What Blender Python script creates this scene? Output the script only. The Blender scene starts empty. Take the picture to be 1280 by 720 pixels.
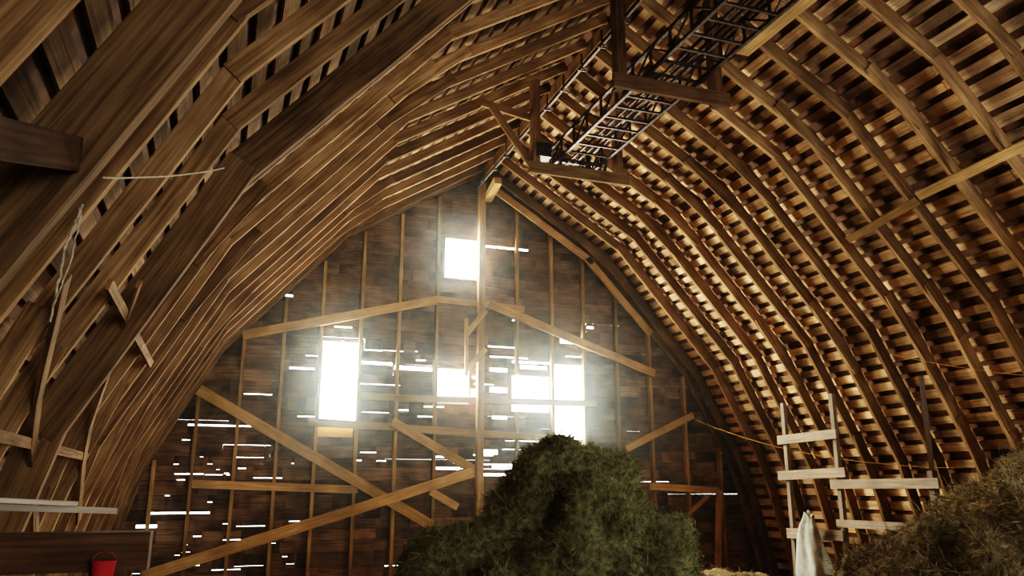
import bpy, bmesh, math, random
from mathutils import Vector, Matrix, noise
random.seed(7)
R = random.Random(11)
scene = bpy.context.scene
D = 14.0; CX = 4.31; CH = 1.7; YB = -10.0

# ---------------------------------------------------------------- camera
yaw = math.radians(19.75); pit = math.radians(14.04)
F = Vector((math.sin(yaw)*math.cos(pit), math.cos(yaw)*math.cos(pit), math.sin(pit)))
RT = Vector((math.cos(yaw), -math.sin(yaw), 0)); UP = RT.cross(F)
cam_d = bpy.data.cameras.new("camera"); cam = bpy.data.objects.new("camera", cam_d)
scene.collection.objects.link(cam)
M = Matrix((RT, UP, -F)).transposed().to_4x4(); M.translation = Vector((0, 0, CH))
cam.matrix_world = M; cam_d.lens = 28.125; cam_d.sensor_width = 36; cam_d.clip_start = 0.05
scene.camera = cam

def g(px, py, Y):
    d = F + RT*((px-640)/1000) + UP*((360-py)/1000)
    s = Y/d.y
    return Vector((d.x*s, Y, CH + d.z*s))

# ---------------------------------------------------------------- materials
def newmat(name):
    m = bpy.data.materials.new(name); m.use_nodes = True
    nt = m.node_tree; b = nt.nodes["Principled BSDF"]
    return m, nt, b
def wood(name, c1, c2, rough=0.95, stain=0.5, bump=0.5):
    m, nt, b = newmat(name); N = nt.nodes; L = nt.links
    at = N.new("ShaderNodeAttribute"); at.attribute_name = "gcoord"
    tn = N.new("ShaderNodeAttribute"); tn.attribute_name = "tone"
    mp = N.new("ShaderNodeMapping"); mp.inputs["Scale"].default_value = (0.9, 22, 22)
    L.new(at.outputs["Vector"], mp.inputs["Vector"])
    n1 = N.new("ShaderNodeTexNoise"); n1.inputs["Scale"].default_value = 2.2; n1.inputs["Detail"].default_value = 8; n1.inputs["Distortion"].default_value = 0.6
    L.new(mp.outputs[0], n1.inputs["Vector"])
    cr = N.new("ShaderNodeValToRGB"); cr.color_ramp.elements[0].position = 0.3; cr.color_ramp.elements[1].position = 0.72
    cr.color_ramp.elements[0].color = (*c1, 1); cr.color_ramp.elements[1].color = (*c2, 1)
    L.new(n1.outputs["Fac"], cr.inputs["Fac"])
    n2 = N.new("ShaderNodeTexNoise"); n2.inputs["Scale"].default_value = 2.2; n2.inputs["Detail"].default_value = 4
    L.new(at.outputs["Vector"], n2.inputs["Vector"])
    mr = N.new("ShaderNodeMapRange"); mr.inputs["From Min"].default_value = 0.35; mr.inputs["From Max"].default_value = 0.65
    mr.inputs["To Min"].default_value = 1-stain; mr.inputs["To Max"].default_value = 1.1
    L.new(n2.outputs["Fac"], mr.inputs["Value"])
    mu = N.new("ShaderNodeMath"); mu.operation = 'MULTIPLY'
    L.new(mr.outputs[0], mu.inputs[0]); L.new(tn.outputs["Fac"], mu.inputs[1])
    hs = N.new("ShaderNodeVectorMath"); hs.operation = 'SCALE'
    L.new(cr.outputs["Color"], hs.inputs[0]); L.new(mu.outputs[0], hs.inputs["Scale"])
    L.new(hs.outputs[0], b.inputs["Base Color"])
    b.inputs["Roughness"].default_value = rough
    b.inputs["Specular IOR Level"].default_value = 0.05
    bp = N.new("ShaderNodeBump"); bp.inputs["Strength"].default_value = bump; bp.inputs["Distance"].default_value = 0.01
    L.new(n1.outputs["Fac"], bp.inputs["Height"]); L.new(bp.outputs[0], b.inputs["Normal"])
    return m
def simple(name, c1, c2, scale=6, rough=0.8, metal=0.0, bump=0.3):
    m, nt, b = newmat(name); N = nt.nodes; L = nt.links
    tc = N.new("ShaderNodeTexCoord")
    n1 = N.new("ShaderNodeTexNoise"); n1.inputs["Scale"].default_value = scale; n1.inputs["Detail"].default_value = 6
    L.new(tc.outputs["Object"], n1.inputs["Vector"])
    cr = N.new("ShaderNodeValToRGB"); cr.color_ramp.elements[0].position = 0.35; cr.color_ramp.elements[1].position = 0.68
    cr.color_ramp.elements[0].color = (*c1, 1); cr.color_ramp.elements[1].color = (*c2, 1)
    L.new(n1.outputs["Fac"], cr.inputs["Fac"]); L.new(cr.outputs[0], b.inputs["Base Color"])
    b.inputs["Roughness"].default_value = rough; b.inputs["Metallic"].default_value = metal
    b.inputs["Specular IOR Level"].default_value = 0.1 if rough > .7 else .5
    bp = N.new("ShaderNodeBump"); bp.inputs["Strength"].default_value = bump; bp.inputs["Distance"].default_value = 0.02
    L.new(n1.outputs["Fac"], bp.inputs["Height"]); L.new(bp.outputs[0], b.inputs["Normal"])
    return m
M_RAFT = wood("rafter_wood", (0.13, 0.073, 0.032), (0.36, 0.22, 0.105), stain=0.4)
M_SHEA = wood("sheathing_wood", (0.40, 0.23, 0.11), (0.82, 0.57, 0.32), stain=0.65)
M_SID = wood("siding_wood", (0.12, 0.068, 0.037), (0.32, 0.19, 0.105), stain=0.7)
M_STUD = wood("stud_wood", (0.38, 0.215, 0.085), (0.72, 0.45, 0.18), stain=0.35)
M_PALE = wood("weathered_board", (0.36, 0.28, 0.20), (0.62, 0.52, 0.40), stain=0.3)
M_DARKW = wood("dark_timber", (0.07, 0.04, 0.02), (0.18, 0.10, 0.05), stain=0.4)
M_SKIN = simple("shingle_underside", (0.045, 0.022, 0.012), (0.13, 0.065, 0.03), 3)
M_FLOOR = wood("floor_planks", (0.14, 0.09, 0.045), (0.3, 0.2, 0.11))
M_METAL = simple("rusty_steel", (0.015, 0.013, 0.012), (0.07, 0.04, 0.025), 20, 0.5, 0.6)
M_HAY = simple("hay", (0.078, 0.076, 0.034), (0.26, 0.235, 0.105), 18, 0.95, 0, .8)
M_HAY2 = simple("hay_dry", (0.085, 0.062, 0.025), (0.28, 0.205, 0.095), 18, 0.95, 0, .8)
M_ROPE = simple("rope_fibre", (0.25, 0.2, 0.13), (0.5, 0.42, 0.3), 60, 0.9)
M_TWINE = simple("yellow_twine", (0.22, 0.12, 0.03), (0.45, 0.26, 0.06), 60, 0.8)
M_SACK = simple("white_sack_cloth", (0.30, 0.31, 0.28), (0.52, 0.53, 0.47), 8, 0.75)
M_RED = simple("red_paint", (0.32, 0.012, 0.012), (0.5, 0.025, 0.02), 10, 0.5)

# ---------------------------------------------------------------- mesh accumulator
class Acc:
    def __init__(s): s.v = []; s.f = []; s.t = []; s.gc = []
    def beam(s, p0, p1, w, h, up=Vector((0, 0, 1)), tone=None, ext=0.0):
        p0 = Vector(p0); p1 = Vector(p1); ax = p1-p0; Ln = ax.length
        if Ln < 1e-5: return
        ax.normalize(); up = Vector(up)
        if abs(ax.dot(up.normalized())) > 0.98: up = Vector((0, 1, 0)) if abs(ax.y) < .9 else Vector((1, 0, 0))
        sd = ax.cross(up).normalized(); u2 = sd.cross(ax)
        if tone is None: tone = R.uniform(0.7, 1.2)
        o = R.uniform(0, 50); b = len(s.v)
        p0 = p0-ax*ext; p1 = p1+ax*ext
        for i, p in enumerate((p0, p1)):
            for a, c in ((-1, -1), (1, -1), (1, 1), (-1, 1)):
                s.v.append(p + sd*(a*w/2) + u2*(c*h/2)); s.t.append(tone)
                s.gc.append((o + i*Ln, o + a*w/2, o*0.7 + c*h/2))
        s.f += [(b, b+3, b+2, b+1), (b+4, b+5, b+6, b+7), (b, b+1, b+5, b+4), (b+1, b+2, b+6, b+5), (b+2, b+3, b+7, b+6), (b+3, b, b+4, b+7)]
    def obj(s, name, mat, bevel=0.0, parent=None):
        me = bpy.data.meshes.new(name); me.from_pydata([tuple(v) for v in s.v], [], s.f)
        a = me.attributes.new("tone", 'FLOAT', 'POINT'); a.data.foreach_set("value", s.t)
        c = me.attributes.new("gcoord", 'FLOAT_VECTOR', 'POINT'); c.data.foreach_set("vector", [x for q in s.gc for x in q])
        me.materials.append(mat); me.update()
        bm = bmesh.new(); bm.from_mesh(me); bmesh.ops.recalc_face_normals(bm, faces=bm.faces); bm.to_mesh(me); bm.free()
        o = bpy.data.objects.new(name, me); scene.collection.objects.link(o)
        if parent: o.parent = parent
        return o
def empty(name):
    e = bpy.data.objects.new(name, None); scene.collection.objects.link(e); return e

# ---------------------------------------------------------------- roof profile (half width w, height z) inner rafter edge
P = [Vector(q) for q in [(0, 7.53), (2.42, 6.03), (4.32, 3.88), (5.3, 2.05), (5.85, 0.0)]]
cum = [0]
for i in range(len(P)-1): cum.append(cum[-1]+(P[i+1]-P[i]).length)
LEN = cum[-1]
def off(s, d):
    s = max(0, min(LEN, s)); lo = 0
    while lo < len(P)-2 and cum[lo+1] < s: lo += 1
    f = (s-cum[lo])/(cum[lo+1]-cum[lo])
    p = P[lo].lerp(P[lo+1], f); t = (P[lo+1]-P[lo]).normalized()
    return p+Vector((abs(t.y), abs(t.x)))*d, t
def width_at(z, d=0.0):
    if d == 0.0:
        z = max(0, min(7.53, z))
        for i in range(len(P)-1):
            if P[i+1].y <= z: return P[i].x+(P[i+1].x-P[i].x)*(P[i].y-z)/(P[i].y-P[i+1].y)
    for i in range(401):
        q, _ = off(LEN*i/400, d)
        if q.y <= z: return q.x
    return off(LEN, d)[0].x
def roofhit(px, py, inset=0.05):
    d = F + RT*((px-640)/1000) + UP*((360-py)/1000); s = 0.5
    while s < 25:
        x = d.x*s; z = CH+d.z*s
        if abs(x-CX) > width_at(z)-inset: break
        s += 0.01
    return Vector((d.x*s, d.y*s, CH+d.z*s))

# rafters : straight sawn members meeting at the knees, a few with lapped splice boards
raf = Acc(); SP = 0.66
ys = []
y = 3.0-SP*19
while y < D-0.25: ys.append(y); y += SP
ys.append(D-0.12)
for yi in ys:
    for sgn in (-1, 1):
        heavy = (sgn < 0 and (abs(yi-3.0) < 0.2 or abs(yi-5.64) < 0.2))
        th = 0.08 if heavy else 0.05; dp = 0.26 if heavy else (0.14 if sgn < 0 else .18); inn = -0.09 if heavy else (0.04 if sgn < 0 else 0)
        tone = R.uniform(0.75, 1.2)*(0.7 if heavy else 1)*(.85 if sgn > 0 else 1)
        def put(a, b, y_, t_, dd, sh_, e, tn):
            pa, _ = off(a, inn); pb, _ = off(b, inn)
            d = (pb-pa).normalized(); n = Vector((abs(d.y), abs(d.x)))
            pa = pa+n*(dd/2+sh_); pb = pb+n*(dd/2+sh_)
            raf.beam((CX+sgn*pa.x, y_, pa.y), (CX+sgn*pb.x, y_, pb.y), t_, dd, up=(sgn*n.x, 0, n.y), tone=tn, ext=e)
        for k in range(len(cum)-1):
            put(cum[k]+1e-4, cum[k+1]-1e-4, yi+R.uniform(-.012, .012), th, dp*R.uniform(.88, 1), 0, R.uniform(.02, .08), tone*R.uniform(.75, 1.25))
        for c in cum[1:-1]:
            if R.random() < (.25 if sgn < 0 else .4):
                l1, l2 = R.uniform(.35, .75), R.uniform(.35, .75)
                put(c-l1, c+l2, yi-th/2-.013, .024, dp*.9, 0.015, 0, tone*R.uniform(.7, 1.3))
raf.obj("roof_rafters", M_RAFT)

# ceiling: skip sheathing + shingle skin
ceil = empty("ceiling")
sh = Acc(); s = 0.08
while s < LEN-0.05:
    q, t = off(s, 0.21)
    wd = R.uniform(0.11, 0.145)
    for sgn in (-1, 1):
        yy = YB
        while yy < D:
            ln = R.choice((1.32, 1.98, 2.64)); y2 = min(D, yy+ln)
            sh.beam((CX+sgn*q.x, yy, q.y+R.uniform(-.006, .006)), (CX+sgn*q.x, y2-0.004, q.y+R.uniform(-.006, .006)), 0.022, wd*R.uniform(.85, 1.05), up=(sgn*t.x, 0, t.y), tone=R.uniform(0.4, 1.25)*(.45 if sgn < 0 else 1))  # left slope strips toned darker, its shade put into the colour
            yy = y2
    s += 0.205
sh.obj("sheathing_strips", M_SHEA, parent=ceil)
def skin(name, d, y0, y1):
    bm = bmesh.new(); n = 120; rows = []
    pts = []
    for i in range(n+1):
        q, _ = off(LEN*i/n, d); pts.append(Vector((q.x, q.y)))
    pts[0] = Vector((0, off(0, d)[0].y+0.05))
    line = [(-p.x, p.y) for p in reversed(pts)]+[(p.x, p.y) for p in pts[1:]]
    line = [(line[0][0], -0.2)]+line+[(line[-1][0], -0.2)]
    for yy in (y0, y1): rows.append([bm.verts.new((CX+x, yy, z)) for x, z in line])
    for i in range(len(line)-1): bm.faces.new((rows[0][i], rows[0][i+1], rows[1][i+1], rows[1][i]))
    me = bpy.data.meshes.new(name); bm.to_mesh(me); bm.free(); me.materials.append(M_SKIN)
    o = bpy.data.objects.new(name, me); scene.collection.objects.link(o)
    md = o.modifiers.new("sol", 'SOLIDIFY'); md.thickness = 0.05; md.offset = 0
    return o
o = skin("shingle_skin", 0.26, YB-0.1, D+0.1); o.parent = ceil
a = Acc(); a.beam((CX, YB, 7.52), (CX, D, 7.52), 0.04, 0.2); a.obj("ridge_board", M_RAFT)

# floor
fl = Acc(); x = CX-6.2
while x < CX+6.2:
    fl.beam((x+.1, YB-0.1, -0.02), (x+.1, D+0.1, -0.02), 0.195, 0.04); x += 0.2
fl.obj("floor", M_FLOOR)

# ---------------------------------------------------------------- gable walls
def gable(name, Y, wins, gapf, seed, mat):
    rr = random.Random(seed); A = Acc(); z = 0.0
    while z < 7.75:
        h = rr.uniform(0.15, 0.24); W = width_at(z, 0.23) if z < 7.6 else 0.25
        x = CX-W; rowgap = rr.random(); rt = rr.uniform(.75, 1.1)
        while x < CX+W-0.02:
            x2 = min(CX+W, x+rr.choice((0.3, 0.5, 0.74, 0.74, 1.1, 1.9)))
            gp = gapf(rr, (x+x2)/2, z, rowgap)
            if gp > 0.012: x2 = min(x2, x+.75)
            segs = [(x, x2, z, z+h-gp)]
            for (a, b, c, d) in wins:
                ns = []
                for (q0, q1, r0, r1) in segs:
                    if q1 <= a or q0 >= b or r1 <= c or r0 >= d: ns.append((q0, q1, r0, r1)); continue
                    if q0 < a: ns.append((q0, a, r0, r1))
                    if q1 > b: ns.append((b, q1, r0, r1))
                    m0, m1 = max(q0, a), min(q1, b)
                    if r0 < c: ns.append((m0, m1, r0, c))
                    if r1 > d: ns.append((m0, m1, d, r1))
                segs = ns
            tone = rt*rr.uniform(0.8, 1.2); tl = rr.uniform(-1, 1)*gp*.8 if gp > 0 else 0
            for (q0, q1, r0, r1) in segs:
                if q1-q0 < 0.004 or r1-r0 < 0.004: continue
                A.beam((q0, Y, (r0+r1)/2-tl/2), (q1, Y, (r0+r1)/2+tl/2), 0.022, r1-r0+(.003 if gp <= 0 else 0), tone=tone)
            x = x2
        z += h
    return A.obj(name, mat)
WPX = [(400, 427, 447, 530), (555, 300, 603, 350), (545, 461, 586, 505), (638, 470, 686, 516), (688, 456, 730, 550)]
wins = []
for (l, t, r, b) in WPX:
    A1 = g(l, (t+b)/2, D); B1 = g(r, (t+b)/2, D); C1 = g((l+r)/2, t, D); D1 = g((l+r)/2, b, D)
    wins.append((A1.x, B1.x, D1.z, C1.z))
hol = []
HP = [(588, 486, 598, 503), (612, 460, 634, 465), (612, 484, 634, 491), (650, 457, 684, 462), (604, 562, 622, 568), (545, 584, 575, 587), (615, 580, 640, 586), (418, 408, 440, 410),
      (362, 459, 393, 462), (455, 437, 478, 438.5), (452, 452, 490, 456), (492, 458, 540, 463), (610, 433, 648, 435), (612, 446, 660, 448), (590, 470, 602, 474), (448, 480, 500, 481.2), (700, 424, 727, 430),
      (640, 452, 690, 455), (600, 592, 650, 595), (235, 531, 322, 533), (188, 640, 262, 642.5), (170, 656, 196, 660), (305, 492, 340, 493.5), (607, 309, 660, 312), (640, 400, 655, 401.5), (733, 408, 742, 411),
      (522, 520, 540, 521.5), (540, 570, 572, 572.5), (450, 565, 470, 566), (615, 520, 634, 524), (357, 368, 366, 371), (372, 520, 398, 521.5), (452, 515, 486, 516)]
rh = random.Random(4)
for _ in range(44):
    x0 = rh.uniform(165, 380); y0 = rh.uniform(545, 712)
    if x0 < 240-(y0-500)*.3: continue
    ww = rh.choice((4, 6, 10, 22, 36)); HP.append((x0, y0, x0+ww, y0+rh.uniform(.6, 1.5)))
for _ in range(26):
    x0 = rh.uniform(330, 760); y0 = rh.uniform(425, 600)
    ww = rh.choice((3, 6, 12, 25)); HP.append((x0, y0, x0+ww, y0+rh.uniform(.6, 1.8)))
for (l, t, r, b) in HP:
    A1 = g(l, (t+b)/2, D); B1 = g(r, (t+b)/2, D); C1 = g((l+r)/2, t, D); D1 = g((l+r)/2, b, D)
    hol.append((A1.x, B1.x, D1.z, C1.z))
def gapfar(rr, x, z, rg):
    cen = math.exp(-((x-4.0)/2.0)**2-((z-3.3)/0.7)**2)
    p = 0.05 + 0.22*cen + (0.08 if rg > 0.72 else 0)
    if z > 4.6: p *= .4
    if rr.random() < p: return rr.uniform(0.001, 0.007) + (rr.uniform(0, 0.012) if rr.random() < 0.12+cen*0.3 else 0)
    return -0.004
gable("wall_far", D, wins+hol, gapfar, 5, M_SID)
DOOR = (2.3, 6.4, 0.0, 4.4)
gable("wall_near", YB, [DOOR], lambda rr, x, z, rg: -0.004, 9, M_SID)

# window frames
for i, (a0, b0, c0, d0) in enumerate(wins):
    A = Acc(); Yf = D-0.025
    for xx in (a0, b0): A.beam((xx, Yf, c0-0.02), (xx, Yf, d0+0.02), 0.022, 0.05, up=(0, 1, 0), tone=.6)
    for zz in (c0, d0): A.beam((a0-.02, Yf, zz), (b0+.02, Yf, zz), 0.05, 0.022, tone=.6)
    if i == 0: A.beam((a0, Yf, c0-.14), (b0-.05, Yf, c0-.14), .02, .16, tone=1.2)
    A.obj("window_%d" % (i+1), M_STUD)

# framing on far wall
fr = Acc(); YS = D-0.08; YD = D-0.19
def bpx(x1, y1, x2, y2, wpx, dep=0.05, Y=None, tone=1.0, acc=None):
    Y = Y or YD; p = g(x1, y1, Y); q = g(x2, y2, Y)
    d = (q-p).normalized(); (acc or fr).beam(p, q, dep, wpx*0.0142, up=Vector((0, 1, 0)).cross(d), tone=tone)
for px in (203, 250, 301, 351, 398, 448, 496, 544, 646, 690, 730, 771, 812, 853, 893):
    X = g(px, 480, YS).x; w = abs(X-CX)
    zt = 7.5
    for k in range(400):
        q, _ = off(LEN*k/400, 0)
        if q.x >= w: zt = q.y; break
    zb = 0.0
    inter = [(zb, zt)]
    for (a0, b0, c0, d0) in wins:
        if a0+0.06 < X < b0-0.06: inter = [(zb, c0), (d0, zt)]
    for z0, z1 in inter: fr.beam((X, YS, z0), (X, YS, z1), 0.055, 0.11, up=(0, 1, 0), tone=R.uniform(.45, .9))
fr.obj("gable_studs", M_STUD)
fr = Acc()
fr.beam((CX+.02, YD-.05, 0), (CX+.02, YD-.05, 7.35), 0.12, 0.14, up=(0, 1, 0), tone=.8)
bpx(303, 419, 547, 375, 11, tone=1.0)
bpx(545, 374, 655, 387, 9, Y=YD+.055, tone=.9)
bpx(612, 380, 818, 467, 11, tone=.95)
bpx(248, 487, 540, 657, 12, tone=.85)
bpx(180, 720, 592, 590, 12, tone=1.0, Y=YD-.055)
bpx(240, 605, 447, 612, 9, Y=YD+.055)
bpx(490, 527, 597, 590, 11, tone=.9)
bpx(783, 561, 866, 519, 9, tone=.9)
bpx(812, 608, 898, 613, 9)
bpx(899, 612, 897, 708, 9, Y=YD+.055)
bpx(538, 614, 572, 634, 9)
bpx(385, 527, 690, 548, 9, Y=YD+.06, tone=.7)
bpx(450, 496, 745, 505, 8, Y=YD+.06, tone=.6)
bpx(858, 645, 885, 620, 5)
bpx(583, 418, 607, 388, 7, Y=YD-.1); bpx(583, 462, 607, 436, 7, Y=YD-.1)
bpx(583, 398, 583, 470, 4, Y=YD-.2)
for s0, s1, dd in ((0.3, 2.75, -.12), (2.6, 4.6, -.12)):
    p, _ = off(s0, dd); q, _ = off(s1, dd)
    fr.beam((CX+p.x, D-.35, p.y), (CX+q.x, D-.35, q.y), 0.05, 0.13, up=(0, 0, 1), tone=.9)
fr.beam((CX+.12, D-.3, 7.05), (CX+.12, D-.9, 7.2), .14, .14)
fr.obj("gable_bracing", M_STUD)

# ---------------------------------------------------------------- hangers + hay conveyor
def hanger(Y, zb, hw, name, brace):
    A = Acc()
    for sg in (-1, 1):
        zt = 7.5-0.63*hw+.05
        A.beam((CX+sg*hw, Y, zb-.05), (CX+sg*hw, Y, zt), 0.1, 0.14, up=(0, 1, 0), tone=.7)
    A.beam((CX-hw-.12, Y-.08, zb), (CX+hw+.12, Y-.08, zb), 0.05, 0.16, tone=.7)
    if brace:
        A.beam((CX-hw, Y+.07, zb+.05), (3.1, Y+.07, 6.7), 0.04, 0.1, tone=1.1)
        A.beam((CX-hw+.1, Y+.08, 6.62), (2.95, Y+.08, 6.75), 0.04, 0.1, tone=1.1)
    A.obj(name, M_DARKW if not brace else M_RAFT)
hanger(9.35, 5.85, 0.62, "conveyor_hanger", True)
hanger(6.92, 5.88, 0.60, "conveyor_hanger", False)
hanger(4.5, 5.88, 0.60, "conveyor_hanger", False)
cv = Acc(); z0, z1 = 5.98, 6.24; HW = .3; CC = CX-.04
for sg in (-1, 1):
    xx = CC+sg*HW
    for zz in (z0, z1): cv.beam((xx, 3.5, zz), (xx, 9.75, zz), 0.035, 0.035)
    k = 0; yy = 3.5
    while yy < 9.7:
        cv.beam((xx, yy, z0), (xx, yy, z1), .025, .025)
        a_, b_ = (z0, z1) if k % 2 else (z1, z0)
        cv.beam((xx, yy, a_), (xx, yy+.4, b_), .02, .02); yy += .4; k += 1
yy = 3.5
while yy < 9.75:
    cv.beam((CC-HW, yy, z0), (CC+HW, yy, z0), .025, .025); yy += .27
cv.beam((CX-.5, 9.6, 6.15), (CX+.5, 9.6, 6.15), .05, .05)
for k in range(12):
    for sx in (-.2, .2, .48):
        a0 = k*math.tau/12; a1 = a0+math.tau/12
        cv.beam((CX+sx, 9.6+.16*math.cos(a0), 6.15+.16*math.sin(a0)), (CX+sx, 9.6+.16*math.cos(a1), 6.15+.16*math.sin(a1)), .04, .04)
        if k % 2: cv.beam((CX+sx, 9.6, 6.15), (CX+sx, 9.6+.16*math.cos(a0), 6.15+.16*math.sin(a0)), .02, .02)
cv.beam((CX-.52, 9.25, 6.12), (CX-.52, 9.6, 6.12), .2, .2); cv.beam((CX-.05, 3.5, 6.12), (CX-.05, 9.6, 6.12), .02, .03); cv.beam((CX+.05, 3.5, 6.12), (CX+.05, 9.6, 6.12), .02, .03)
cv.obj("hay_conveyor", M_METAL)
A = Acc(); A.beam((CX+.75, 4.0, 6.35), (CX+.75, 6.6, 6.35), 0.16, 0.05, tone=.6); A.obj("walk_plank", M_STUD)
A = Acc(); A.beam((CX-.1, 5, 7.25), (CX-.1, D-.3, 7.25), .03, .06)
yy = 5.2
while yy < D-.3:
    A.beam((CX-.1, yy, 7.25), (CX-.1, yy, 7.45), .02, .02); A.beam((CX-.16, yy, 7.2), (CX-.04, yy, 7.2), .02, .02); yy += .62
A.obj("hay_trolley_track", M_METAL)

A = Acc(); A.beam(roofhit(1148, 245, .03), roofhit(1300, 172, .03), .04, .11, up=(-.7, 0, .7), tone=.5)
A.beam(roofhit(1060, 300, .02), roofhit(1148, 250, .02), .03, .1, up=(-.7, 0, .7), tone=.25)
A.obj("rafter_brace_plank", M_STUD)

# left: cross boards and diagonal braces nailed on the rafter faces
A = Acc()
A.beam(roofhit(-40, 165, .03), roofhit(105, 195, .02), .03, .12, tone=.5)
A.obj("rafter_blocking", M_DARKW)
A = Acc()
def onroof(y1, z1, y2, z2, w_, tn):
    n = 6
    for k in range(n):
        ya, yb = y1+(y2-y1)*k/n, y1+(y2-y1)*(k+1)/n; za, zb = z1+(z2-z1)*k/n, z1+(z2-z1)*(k+1)/n
        xa, xb = CX-width_at(za)-.01, CX-width_at(zb)-.01
        A.beam((xa, ya, za), (xb, yb, zb), w_, .025, up=(1, 0, -.35), tone=tn, ext=.004)
for (y1, z1, y2, z2, w_, tn) in ((3.3, 2.35, 5.6, 1.1, .07, .8), (3.9, 2.6, 6.9, 1.3, .07, .7), (4.6, 2.75, 7.6, 2.75, .06, .8), (3.2, 1.95, 7.5, 1.95, .06, .7), (5.2, 2.9, 8.6, 1.4, .07, .8)):
    onroof(y1, z1, y2, z2, w_, tn)
A.obj("rafter_wind_braces", M_RAFT)
A = Acc()
A.beam((-1.5, 3.05, 1.50), (-.19, 3.05, 1.50), .14, .12, tone=.8)
A.beam((-.3, 3.05, 0), (-.3, 3.05, 1.44), .12, .12, up=(0, 1, 0), tone=.7)
A.obj("tie_beam", M_DARKW)
A = Acc(); A.beam((-1.1, 3.0, 1.66), (-.36, 3.35, 1.62), .16, .02, tone=1.0); A.beam((-1.15, 3.0, 1.69), (-.45, 3.2, 1.648), .1, .015, tone=1.1)
A.obj("loose_board", M_PALE)

# right : hay rack posts and rails
A = Acc()
for (Yp, zt) in ((10.1, 2.95), (9.05, 2.98)): A.beam((8.0, Yp, 0), (8.0, Yp, zt), .06, .07, up=(0, 1, 0), tone=.5)
A.beam((8.0, 7.5, 0), (8.0, 7.5, 1.9), .08, .08, up=(0, 1, 0), tone=.4)
A.beam((8.0, 7.5, 1.2), (8.55, 8.0, 3.1), .06, .11, tone=.45)
for (ya, yb, z, w_) in ((10.2, 8.95, 2.4, .13), (10.25, 8.85, 1.88, .13), (9.15, 7.35, 1.75, .12), (9.1, 7.6, 1.24, .1), (10.15, 9.0, 1.06, .14)):
    A.beam((7.93, ya, z), (7.93, yb, z+R.uniform(-.03, .03)), .03, w_, tone=.72)
A.obj("hay_rack", M_PALE)

# ---------------------------------------------------------------- curves (ropes / twine)
def rope(name, pts, r, mat, sag=0.0, jit=.8):
    c = bpy.data.curves.new(name, 'CURVE'); c.dimensions = '3D'; c.bevel_depth = r; c.bevel_resolution = 2
    sp = c.splines.new('POLY'); out = []
    for i in range(len(pts)-1):
        for k in range(10):
            t = k/10; q = Vector(pts[i]).lerp(Vector(pts[i+1]), t); q.z -= sag*4*t*(1-t)
            q += Vector((R.uniform(-1, 1), R.uniform(-1, 1), R.uniform(-1, 1)))*r*jit
            out.append(q)
    out.append(Vector(pts[-1])); sp.points.add(len(out)-1)
    for i, q in enumerate(out): sp.points[i].co = (*q, 1)
    c.materials.append(mat); o = bpy.data.objects.new(name, c); scene.collection.objects.link(o); return o
rope("rope", [roofhit(128, 222, .08), roofhit(280, 210, .0)], .004, M_ROPE, .02, .3)
rp = g(103, 255, 2.85)
rope("rope", [rp, rp+Vector((-.03, 0, -.15)), rp+Vector((-.05, .02, -.40))], .004, M_ROPE)
rope("rope", [rp, rp+Vector((-.01, 0, -.2)), rp+Vector((-.04, .0, -.34))], .003, M_ROPE)
rope("twine", [g(870, 525, 13), g(1000, 565, 10.5), g(1200, 585, 7.6)], .0035, M_TWINE, .05)
rope("twine", [g(1115, 443, 8.2), g(1290, 470, 6.3)], .003, M_TWINE, .03)

# red bucket hanging under the tie beam
bm = bmesh.new(); seg = 24
prof_b = [(0.0, 0), (.045, 0), (.055, .01), (.07, .1), (.075, .105), (.068, .1), (.05, .015), (0, .012)]
rings = []
for r_, z_ in prof_b: rings.append([bm.verts.new((r_*.5*math.cos(k*math.tau/seg), r_*.5*math.sin(k*math.tau/seg), z_*.8)) for k in range(seg)])
for i in range(len(rings)-1):
    for k in range(seg): bm.faces.new((rings[i][k], rings[i][(k+1) % seg], rings[i+1][(k+1) % seg], rings[i+1][k]))
bmesh.ops.remove_doubles(bm, verts=bm.verts, dist=1e-5)
for i in range(8):
    a0 = math.pi*i/8; a1 = math.pi*(i+1)/8
    p = Vector((.036*math.cos(a0), 0, .08+.03*math.sin(a0))); q = Vector((.036*math.cos(a1), 0, .08+.03*math.sin(a1)))
    vs = []
    for pt in (p, q):
        for dx, dz in ((-.002, 0), (0, .003), (.002, 0)): vs.append(bm.verts.new(pt+Vector((0, dx, dz))))
    bm.faces.new((vs[0], vs[1], vs[4], vs[3])); bm.faces.new((vs[1], vs[2], vs[5], vs[4])); bm.faces.new((vs[2], vs[0], vs[3], vs[5]))
me = bpy.data.meshes.new("red_bucket"); bm.to_mesh(me); bm.free(); me.materials.append(M_RED)
for p_ in me.polygons: p_.use_smooth = True
o = bpy.data.objects.new("red_bucket", me); scene.collection.objects.link(o); q = g(131, 696, 2.93); o.location = (q.x, 2.93, q.z-.095)

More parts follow.
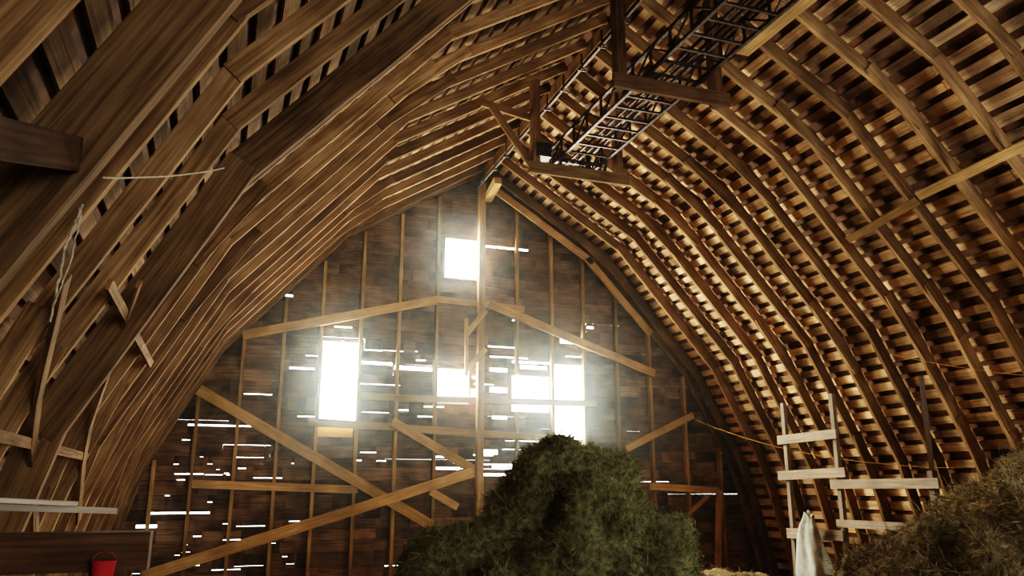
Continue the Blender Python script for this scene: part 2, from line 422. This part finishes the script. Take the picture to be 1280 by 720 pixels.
# white sack draped on the rack
bm = bmesh.new(); nu, nv = 28, 22; grid = []
for j in range(nv+1):
    v = j/nv; row = []
    for i in range(nu):
        a_ = i/nu*math.tau
        r_ = .08+.19*v**0.7 - .05*max(0, v-.85)*4
        if v < .15: r_ = .11-.2*(.15-v)*1.0
        r_ *= 1+.22*math.sin(a_*5+v*3)*(0.3+v)+.1*math.sin(a_*9+1)
        row.append(bm.verts.new((7.76+r_*.5*math.cos(a_), 9.45+r_*1.25*math.sin(a_)+.05*math.sin(v*5), 1.33-.85*v+.05*math.sin(a_*3)+.03*math.sin(a_*2+1))))
    grid.append(row)
for j in range(nv):
    for i in range(nu): bm.faces.new((grid[j][i], grid[j][(i+1) % nu], grid[j+1][(i+1) % nu], grid[j+1][i]))
bm.faces.new(grid[0]); bm.faces.new(list(reversed(grid[-1])))
me = bpy.data.meshes.new("white_sack"); bm.to_mesh(me); bm.free(); me.materials.append(M_SACK)
for p_ in me.polygons: p_.use_smooth = True
o = bpy.data.objects.new("white_sack", me); scene.collection.objects.link(o)
md = o.modifiers.new("s", 'SUBSURF'); md.levels = 1; md.render_levels = 1

# ---------------------------------------------------------------- hay piles
def haypile(name, blobs, mat, nstr, seed, vox=0.05, amp=0.16, lmax=.15):
    rr = random.Random(seed); bm = bmesh.new()
    for (x, y, z, r) in blobs:
        rx, ry, rz = r if isinstance(r, tuple) else (r, r, r)
        bmesh.ops.create_icosphere(bm, subdivisions=3, radius=1, matrix=Matrix.Translation((x, y, z)) @ Matrix.Diagonal((rx, ry, rz, 1)))
    me = bpy.data.meshes.new(name+"_b"); bm.to_mesh(me); bm.free()
    t = bpy.data.objects.new(name+"_b", me); scene.collection.objects.link(t)
    md = t.modifiers.new("r", 'REMESH'); md.mode = 'VOXEL'; md.voxel_size = vox
    md = t.modifiers.new("sm", 'SMOOTH'); md.iterations = 3
    dg = bpy.context.evaluated_depsgraph_get(); ev = t.evaluated_get(dg)
    m2 = bpy.data.meshes.new_from_object(ev); bpy.data.objects.remove(t)
    bm = bmesh.new(); bm.from_mesh(m2); bm.normal_update()
    for v in bm.verts:
        n1 = noise.noise(v.co*2.4+Vector((seed, 0, 0))); n2 = noise.noise(v.co*5); n3 = noise.noise(v.co*14)
        v.co += v.normal*(amp*n1+amp*.45*n2+amp*.18*n3)
    bm.normal_update()
    for v in bm.verts:
        if v.co.z < 0.003: v.co.z = 0.003
        lim = width_at(max(0, v.co.z))-.06
        if v.co.x > CX+lim: v.co.x = CX+lim
        if v.co.x < CX-lim: v.co.x = CX-lim
    info = []
    for f in bm.faces:
        f.smooth = True; c = f.calc_center_median()
        if c.z > .3 and abs(c.x-CX) < width_at(c.z)-.15: info.append((c.copy(), f.normal.copy()))
    me = bpy.data.meshes.new(name); bm.to_mesh(me); bm.free(); me.materials.append(mat)
    V = []; Fc = []
    for _ in range(nstr):
        c, n = rr.choice(info)
        d = Vector((rr.gauss(0, 1), rr.gauss(0, 1), rr.gauss(0, 1)-.4)); d = d-n*d.dot(n)*0.75 + n*rr.uniform(0.0, .45)
        d.normalize(); L_ = rr.uniform(.04, lmax); w = rr.uniform(.0015, .004)
        sdv = d.cross(n)
        if sdv.length < .1: continue
        sdv.normalize(); c = c - n*.01 + Vector((rr.uniform(-1, 1), rr.uniform(-1, 1), rr.uniform(-1, 1)))*vox*.5
        m_ = c+d*L_*.5+n*.015; e = c+d*L_-n*.01; b = len(V)
        V += [tuple(q) for q in (c-sdv*w, c+sdv*w, m_+sdv*w, m_-sdv*w, e)]
        Fc += [(b, b+1, b+2, b+3), (b+3, b+2, b+4)]
    ms = bpy.data.meshes.new(name+"_straw"); ms.from_pydata(V, [], Fc)
    bm = bmesh.new(); bm.from_mesh(me); bm.from_mesh(ms); bm.to_mesh(me); bm.free(); bpy.data.meshes.remove(ms)
    o = bpy.data.objects.new(name, me); scene.collection.objects.link(o); return o
haypile("hay_pile", [(2.62, 6.5, 1.70, .38), (3.12, 6.5, 1.64, .36), (2.38, 6.5, 1.40, .36), (3.38, 6.5, 1.42, .32), (2.15, 6.4, 1.05, .40), (1.8, 6.35, 1.02, .38), (2.9, 6.2, 1.45, .4),
    (1.62, 6.5, .6, .44), (3.64, 6.45, 1.12, .36), (3.55, 6.5, .5, .46), (2.6, 6.55, .55, (1.2, 1.2, .9)), (2.7, 6.1, .95, .5), (3.2, 6.0, .8, .45)], M_HAY, 70000, 3, .045, .17, .14)
haypile("hay_pile", [(7.0, 4.9, .6, (2.0, 1.5, 1.25)), (8.3, 5.0, .9, (1.3, 1.5, 1.45)), (5.5, 4.9, .45, (1.1, 1.0, 1.0)), (6.3, 4.7, 1.1, (.9, .8, .8)), (7.1, 4.9, 1.4, (.9, .8, .8))], M_HAY2, 110000, 8, .06, .15, .24)
haypile("hay_pile", [(5.2, 8.6, .1, (1.2, 1.2, .65)), (6.3, 9.5, .05, (1.1, 1.2, .6)), (1.0, 8.8, .0, (1.2, 1.2, .6)), (3.2, 10.2, .0, (2.0, 1.5, .6))], M_HAY2, 8000, 21, .09, .15, .2)

# ---------------------------------------------------------------- thin haze volume added for the glow around the windows
bm = bmesh.new(); bmesh.ops.create_cube(bm, size=1, matrix=Matrix.Translation((CX, 10.45, 3.7)) @ Matrix.Diagonal((10.5, 6.9, 7.3, 1)))
me = bpy.data.meshes.new("dusty_air"); bm.to_mesh(me); bm.free()
mv = bpy.data.materials.new("dust_haze"); mv.use_nodes = True; nt = mv.node_tree
for n_ in list(nt.nodes):
    if n_.type == 'BSDF_PRINCIPLED': nt.nodes.remove(n_)
vs_ = nt.nodes.new("ShaderNodeVolumeScatter"); vs_.inputs["Density"].default_value = 0.003; vs_.inputs["Anisotropy"].default_value = 0.92
vs_.inputs["Color"].default_value = (.8, 1.0, .97, 1)
nt.links.new(vs_.outputs[0], nt.nodes["Material Output"].inputs["Volume"])
me.materials.append(mv); o = bpy.data.objects.new("dusty_air", me); scene.collection.objects.link(o)

# ---------------------------------------------------------------- lights
def area(name, loc, sx, sy, L_, col, diry):
    ld = bpy.data.lights.new(name, 'AREA'); ld.shape = 'RECTANGLE'; ld.size = sx; ld.size_y = sy
    ld.energy = math.pi*sx*sy*L_; ld.color = col
    o = bpy.data.objects.new(name, ld); scene.collection.objects.link(o); o.location = loc
    o.rotation_euler = (math.radians(-90 if diry < 0 else 90), 0, 0)
    return o
for i, (a0, b0, c0, d0) in enumerate(wins):
    area("window_daylight", ((a0+b0)/2, D+.25, (c0+d0)/2), (b0-a0)+.5, (d0-c0)+.5, 165, (1.0, .88, .69), -1)
area("door_daylight", ((DOOR[0]+DOOR[1])/2, YB-.2, 2.2), 4.1, 4.4, 0.5, (1, .8, .52), 1)
# unseen fill lamp and frame, added on the right to brighten rafter edges
WY, WZ = 4.2, 3.7
WX = CX+width_at(WZ+.55)-.15
A = Acc()
for yy in (WY-1.2, WY, WY+1.2): A.beam((WX, yy, WZ-.55), (WX, yy, WZ+.55), .06, .08, up=(0, 1, 0))
for zz in (WZ-.55, WZ+.55): A.beam((WX, WY-1.2, zz), (WX, WY+1.2, zz), .08, .06)
A.obj("window_6", M_STUD)
sl = area("window_daylight", (WX+.04, WY, WZ), 2.4, 1.1, 30, (.95, .97, 1.0), 1)
sl.rotation_euler = (math.radians(90), 0, math.radians(90))
w = bpy.data.worlds.new("world"); scene.world = w; w.use_nodes = True
bg = w.node_tree.nodes["Background"]; bg.inputs[0].default_value = (.9, .96, 1, 1); bg.inputs[1].default_value = 14
scene.view_settings.view_transform = 'Filmic'
scene.view_settings.look = 'High Contrast'
scene.view_settings.exposure = 0.08
